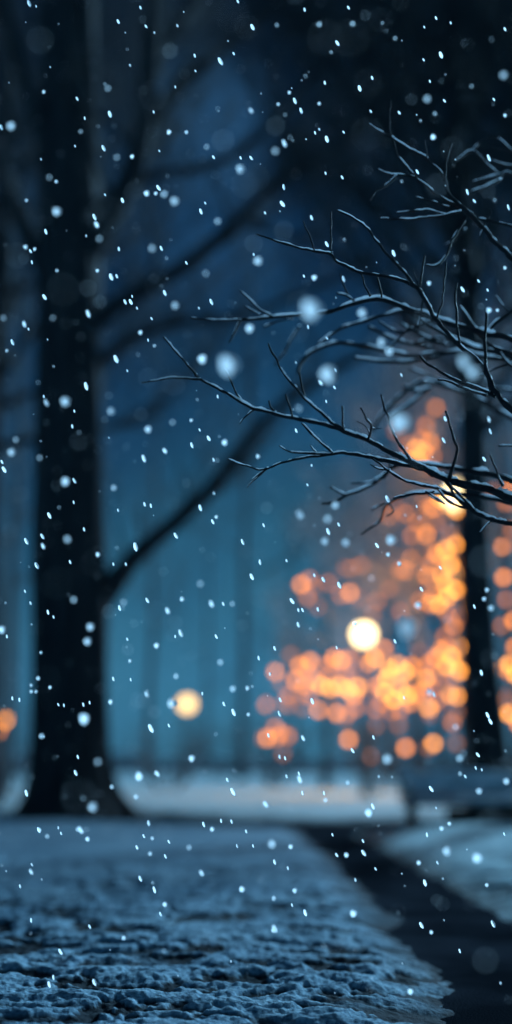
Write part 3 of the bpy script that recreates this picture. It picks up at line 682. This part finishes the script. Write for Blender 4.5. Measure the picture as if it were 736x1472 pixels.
# defocused flakes close to the lens: x, y, blurred radius, brightness
SOFT = [(16,181,10,.5),(82,304,10,.6),(346,243,10,.7),(251,289,10,.5),(211,278,6,.9),(236,279,8,.4),(224,278,4,.7),(219,357,9,.4),(143,343,8,.3),(155,127,7,.3),(168,226,7,.3),(71,255,7,.25),(37,355,5,.8),(50,358,4,.7),(190,225,4.5,1),(243,190,5,1),(268,190,4,.6),(63,132,4,.7),(38,288,4,.5),(81,261,4,.7),(313,318,8,.35),(297,211,6,.3),(116,189,5,.3),
(398,36,5,.4),(459,35,6,.4),(507,34,6,.4),(550,33,4,.3),(568,55,5,.3),(476,75,4,.35),(724,108,10,.4),(614,142,9,.4),(623,197,6,.95),(459,149,4,.7),(400,150,4,.6),(396,217,9,.35),(678,124,5,.3),(726,166,4,.9),(416,133,4,.7),
(94,577,11,.65),(160,591,9,.5),(17,650,9,.6),(94,692,10,.65),(291,516,10,1),(329,525,19,.85),(213,617,8,.75),(252,439,9,.45),(296,393,8,.3),(222,497,4,.5),(76,457,7,.25),(140,389,4,.8),(82,389,4,.5),(10,504,4,.7),(323,636,6.5,.9),(275,604,4,.8),(248,607,7,.3),(164,701,7,.5),(23,632,7,.35),(57,658,7,.3),(202,478,5,1),(5,457,7,.35),(371,375,10,.6),(359,472,10,.7),
(452,399,6,.95),(448,445,20,.8),(472,538,16,.85),(575,607,18,.88),(617,407,5,.9),(703,446,6,.85),(715,446,4,.7),(549,492,11,.6),(560,505,10,.6),(668,520,15,.55),(680,535,14,.5),(726,385,4,.8),(430,738,9,.6),(371,656,5,.8),(521,450,11,.6),(430,587,9,.4),(482,726,9,.55),
(97,775,9,.4),(106,862,8,.35),(130,901,9,.55),(126,922,9,.55),(141,797,5,.9),(3,905,8,.85),(121,1033,12,.8),(225,928,6,.8),(262,861,5,.9),(60,1058,6,.5),(276,1090,7,.85),(335,990,7,.5),(356,989,5,.75),(159,1009,5,.85),(45,994,4,.6),(59,938,3.5,.7),(247,1011,10,.65),(253,972,6,.45),(317,952,7,.4),(334,868,6,.35),(178,866,8,.35),(288,839,8,.3),(141,1095,9,.3),(357,1027,4,.6),(187,950,4,.75),(55,975,4.5,.7),(45,985,4,.6),(72,988,4,.7),(52,994,4,.7),(311,743,4,.75),
(585,902,19,.75),(467,778,9,.6),(562,776,11,.75),(497,780,10,.5),(557,1091,11,.5),(471,746,10,.45),(432,741,9,.6),(696,861,5,.8),(700,848,5,.8),(706,874,7,.55),(655,1045,7,.35),(601,870,8,.7),(618,995,8,.55),(558,797,4.5,1),(574,810,5,.95),(661,1090,8,.4),(534,831,8,.35),(510,896,5,.85),
(200,1116,9,.95),(134,1160,11,.55),(196,1145,6,.55),(161,1131,5,.5),(348,1278,6,.95),(237,1300,5,.85),(219,1205,4,.6),(126,1206,5,.85),(57,1193,4,.85),(216,1227,5,.5),(305,1192,5,.7),(272,1218,6,.4),(178,1348,5,.6),(530,1168,8,.95),(391,1213,9,.5),(418,1217,5,.8),(498,1229,5,.85),(643,1223,10,.65),(686,1233,11,.65),(689,1137,7,.55),(635,1191,5,.7),(646,1184,4,.75),(508,1313,7,1),(424,1280,5,.9),(602,1240,5,.7),(700,1272,4,.85),(468,1150,5,.6),(590,1425,6,.9),(620,1340,4,.8),(393,1337,5,.7),(394,1291,5,.65),(728,1123,7,.55),(662,1112,5,.5),(500,1125,5,.5),(112,1192,5,.5),(68,1202,5,.4)]
AF = APER*F
def place_words(px, py):
    v = 'high up' if py < 370 else 'above the middle' if py < 736 else 'below the middle' if py < 1100 else 'low over the snow'
    h = 'at the left edge' if px < 90 else 'left of centre' if px < 290 else 'near the centre' if px < 450 else 'right of centre' if px < 620 else 'at the right edge'
    return v+' '+h
for i, (px, py, r, b_) in enumerate(SOFT):
    r *= 1.22 if r >= 14 else 1.0
    q = math.sqrt(min(1.9, lin(min(1, b_))/.45)); B = 2*r/(1+q); s = 2*r-B
    D = 1/(1/FOC + B/AF)
    big_ = r >= 14
    mkflake(px, py, D, max(1.0, s/2), FM_round[i % 4], random.uniform(-.3, .3),
            ('very large soft white blurred snowflake ' if big_ else 'soft out of focus round snowflake ' if r > 6 else 'small soft round snowflake ')+place_words(px, py),
            'large blurred snowflakes' if big_ else 'soft round snowflakes')
# crisp slanting flakes near the plane of focus: x, y, half width, fade
SHARP = [(42,5,3.4),(52,9,1.8),(170,31,3),(202,11,2.4),(210,38,2.6),(222,47,1.6),(255,37,2),(280,80,2.6),(317,88,4),(336,77,2.2),(363,39,3.6),(342,2,2.6),(281,102,1.8),(252,125,2),(187,94,1.8),(111,142,2.6),(122,170,2.2),(158,164,3.6),(149,213,3.8),(108,210,1.8),(59,229,1.6),(221,161,2),(307,226,2.6),(346,227,2.2),(361,159,3),(361,227,2.8),(151,280,1.8),(176,288,3),(136,312,3.6),(139,323,3.8),(66,333,3),(124,339,1.6),(171,358,2.6),(228,270,3.2),(289,304,3.2),(295,292,1.8),(232,357,3.2),(44,361,2.6),(2,183,3),(229,217,1.6),
(438,14,2.6),(501,11,2.6),(627,26,2.4),(485,62,3.2),(517,127,3.8),(535,112,2.6),(634,79,4),(467,119,2.6),(424,145,3.2),(433,159,3.4),(409,206,3.4),(470,200,4.2),(533,160,2.2),(574,162,2.4),(618,117,2),(639,145,2.4),(609,86,2),(610,39,1.8),(648,33,1.8),(710,143,2.2),(726,42,2.6),(408,269,3),(406,293,3.6),(468,249,2.2),(492,255,2.6),(448,313,3),(381,306,2),(600,247,3),(672,276,3),(682,289,2.6),(703,227,3.4),(731,298,3.4),(566,364,3.4),(470,351,3.4),(494,190,2),(453,191,2.2),(459,186,1.6),
(46,377,2.4),(160,398,3.6),(168,397,2.6),(64,427,3.2),(127,451,3.8),(35,466,3.2),(41,473,1.8),(18,492,3),(180,434,3),(188,434,3.4),(197,443,1.8),(190,426,1.8),(237,421,3.2),(304,434,3.2),(268,378,2.4),(167,516,4.2),(124,555,4.8),(67,579,3.4),(63,570,1.8),(104,613,2.4),(107,591,2),(6,675,3.6),(3,664,2.6),(107,691,3.2),(106,722,2),(237,648,3.2),(276,640,3.4),(300,630,3),(313,570,2.4),(207,659,3.6),(307,661,2.2),(288,730,3.4),(208,725,2.6),(217,727,2.6),(287,618,2),(218,458,2.2),(213,489,2),(183,533,1.8),
(494,401,3),(437,397,2),(688,404,2.8),(701,417,2),(665,416,3),(443,470,2.6),(470,486,2.2),(482,532,2.8),(481,557,2.4),(461,550,3),(577,539,2.8),(469,577,2),(640,602,3),(706,543,3),(703,603,3.2),(705,620,3.4),(696,660,3),(638,633,3),(557,717,3.6),(426,619,2.8),(442,697,1.8),(448,669,1.6),(599,728,2),
(71,741,3.2),(61,771,3.4),(38,778,4),(62,785,3),(53,813,3.4),(101,808,2.4),(121,761,2.4),(195,786,4.8),(253,770,3.4),(306,750,3.2),(349,779,3),(362,829,3.4),(212,863,3.2),(241,878,3.4),(172,874,3.2),(304,868,3.8),(321,868,2.4),(260,910,3.6),(311,915,2.8),(252,915,1.8),(163,976,2.6),(188,977,2),(211,998,3),(243,1043,2.4),(217,1047,4.6),(322,1012,2.8),(336,1024,3.6),(18,1004,2.4),(28,1006,2.4),(84,1013,2),(92,1014,2),(120,1013,2.4),(129,1010,2),(69,880,3),(77,887,2),(44,867,2),(10,915,2.2),(183,919,2),(112,1088,2.8),(291,997,2),(36,850,2),(181,811,2),(163,811,2),
(379,755,2.8),(472,764,3.4),(487,754,2.6),(542,784,3),(544,769,0.0),(374,808,3),(412,806,2),(420,864,3.6),(435,877,2.6),(429,877,2.2),(457,876,2.6),(465,833,3.4),(488,841,3.4),(452,827,2.2),(429,898,3.2),(395,932,2.8),(372,946,2.6),(403,1006,2.8),(449,1008,3),(402,1026,3),(388,969,2),(484,931,2),(568,922,2.8),(606,847,3.2),(633,816,2.4),(624,998,3.4),(692,967,3),(701,1028,3),(705,1037,3),(507,1079,3),(537,1060,2.6),(402,1088,2.4),(410,1090,2.4),(687,1085,3),(684,1104,2),(682,872,2.6),(436,1061,3),(386,1057,2.6),(581,1003,2),
(38,1140,3.2),(109,1111,3.2),(226,1112,3),(335,1138,3.8),(327,1121,2.6),(56,1193,3.6),(116,1193,3.6),(214,1183,3),(197,1218,2.8),(207,1202,2.4),(243,1210,2.4),(238,1231,2.6),(293,1185,3.2),(305,1192,2),(341,1216,2.8),(318,1180,2.4),(333,1181,2.4),(354,1195,2.2),(45,1253,3),(46,1243,1.8),(202,1263,3),(222,1279,3.2),(290,1255,3),(29,1274,2.2),(45,1323,2.6),(129,1332,2.8),(231,1314,2.6),(87,1368,3.4),(77,1405,2.8),(71,1415,3.6),(136,1412,3.6),(259,1469,3),(364,1216,2),(88,1198,2),(84,1190,1.6),
(431,1120,3.4),(430,1112,2.4),(382,1156,3.4),(435,1140,2.6),(466,1140,2.4),(620,1134,3.2),(536,1159,3.4),(695,1136,0.0),(523,1226,3.4),(484,1229,2.8),(522,1209,2.2),(600,1233,0.0),(614,1200,2.6),(611,1269,3.4),(602,1257,0),(629,1240,2.8),(395,1239,3.2),(439,1312,3.6),(606,1330,3.4),(709,1328,4.4),(395,1335,4.2),(482,1418,4.6),(482,1430,2.6),(414,1248,2),(540,1249,2),(511,1265,2),(661,1367,2.4),(420,1301,2),(478,1200,2),(412,1116,2.2),(669,1116,2.2),(725,1199,2)]
SHARP = [s_ for s_ in SHARP if s_[2] > .5]
random.shuffle(SHARP); SHARP.sort(key=lambda t: -t[2]); NS = 298-len(SOFT)
for i, (px, py, r) in enumerate(SHARP[:NS]):
    D = random.uniform(3.27, 3.66) if random.random() < .7 else random.uniform(2.95, 4.3)
    mkflake(px, py, D, r*(.66 if r > 2.9 else .56)*random.uniform(.85, 1.08), FM_long[i % 4], -.42+random.uniform(-.18, .18), 'small crisp slanting snowflake '+place_words(px, py), 'crisp slanting snowflakes')
# the countless rest: one object
rng = random.Random(77); bm = bmesh.new()
src = [(np.array([v.co[:] for v in m_.vertices]), [tuple(p.vertices) for p in m_.polygons]) for m_ in [flake_mesh(30, 1.9)]]
# lighter mesh for the many
bq = bmesh.new(); bmesh.ops.create_icosphere(bq, subdivisions=1, radius=1)
bv = [v.co.copy() for v in bq.verts]; bf = [tuple(v.index for v in f.verts) for f in bq.faces if f.calc_center_median().y < .1]; bq.free(); bm.free()
mb = MB()
for i in range(1900):
    D = 2.4+rng.random()**.9*7.5 if i < 1100 else rng.uniform(8, 24)
    px = rng.uniform(-150, 886); py = rng.uniform(-60, 1440)
    c = along(px, py, D)
    if c.z < .06: continue
    s = rng.uniform(.0008, .0018)*(1+1.2*rng.random()**4)*(1 if D < 6 else 1.5); M_ = Matrix.Rotation(-.42+rng.uniform(-.2, .2), 3, 'Y')
    mb.add([c+M_ @ Vector((v.x*s, v.y*s, v.z*s*1.9)) for v in bv], bf)
for i in range(170):
    D = rng.uniform(1.25, 2.3); c = along(rng.uniform(-150, 886), rng.uniform(-50, 1400), D)
    s = rng.uniform(.0012, .0030)
    if c.z > .1: mb.add([c+Vector((v.x*s, v.y*s, v.z*s*1.1)) for v in bv], bf)
for px, py, r in SHARP[NS:]:
    D = random.uniform(3.25, 3.7); c = along(px, py, D); s = r*.66*D/F; M_ = Matrix.Rotation(-.42+rng.uniform(-.2, .2), 3, 'Y')
    mb.add([c+M_ @ Vector((v.x*s, v.y*s*.6, v.z*s*2.2)) for v in bv], bf)
tag(mb.build('falling_snow', M_flake), 'countless tiny faint snowflakes drifting through the whole air', 'falling snow', None, 'stuff')

# ------------------------------------------------------------------ haze
mb = MB(); mb.box((0, 0, 14.0), (760, 760, 30.4)); hz = mb.build('haze', M_wire, None, False)
m = bpy.data.materials.new('thin_night_haze'); m.use_nodes = True; nt = m.node_tree; nt.nodes.clear()
v = nt.nodes.new('ShaderNodeVolumePrincipled'); o = nt.nodes.new('ShaderNodeOutputMaterial'); nt.links.new(v.outputs[0], o.inputs['Volume'])
v.inputs['Color'].default_value = (.5,.78,1,1); v.inputs['Density'].default_value = .0005; v.inputs['Anisotropy'].default_value = -.5
hz.data.materials.clear(); hz.data.materials.append(m); tag(hz, 'thin cold evening haze filling the park', 'haze', None, 'stuff')

# ------------------------------------------------------------------ render settings
scn.render.engine = 'CYCLES'
scn.view_settings.view_transform = 'Standard'; scn.view_settings.look = 'None'; scn.view_settings.exposure = 1.05; scn.view_settings.gamma = 1
cy = scn.cycles
cy.use_denoising = True; cy.denoiser = 'OPENIMAGEDENOISE'; cy.use_adaptive_sampling = False
cy.max_bounces = 6; cy.volume_bounces = 1; cy.transparent_max_bounces = 8; cy.caustics_reflective = False; cy.caustics_refractive = False
cy.sample_clamp_indirect = 4.0
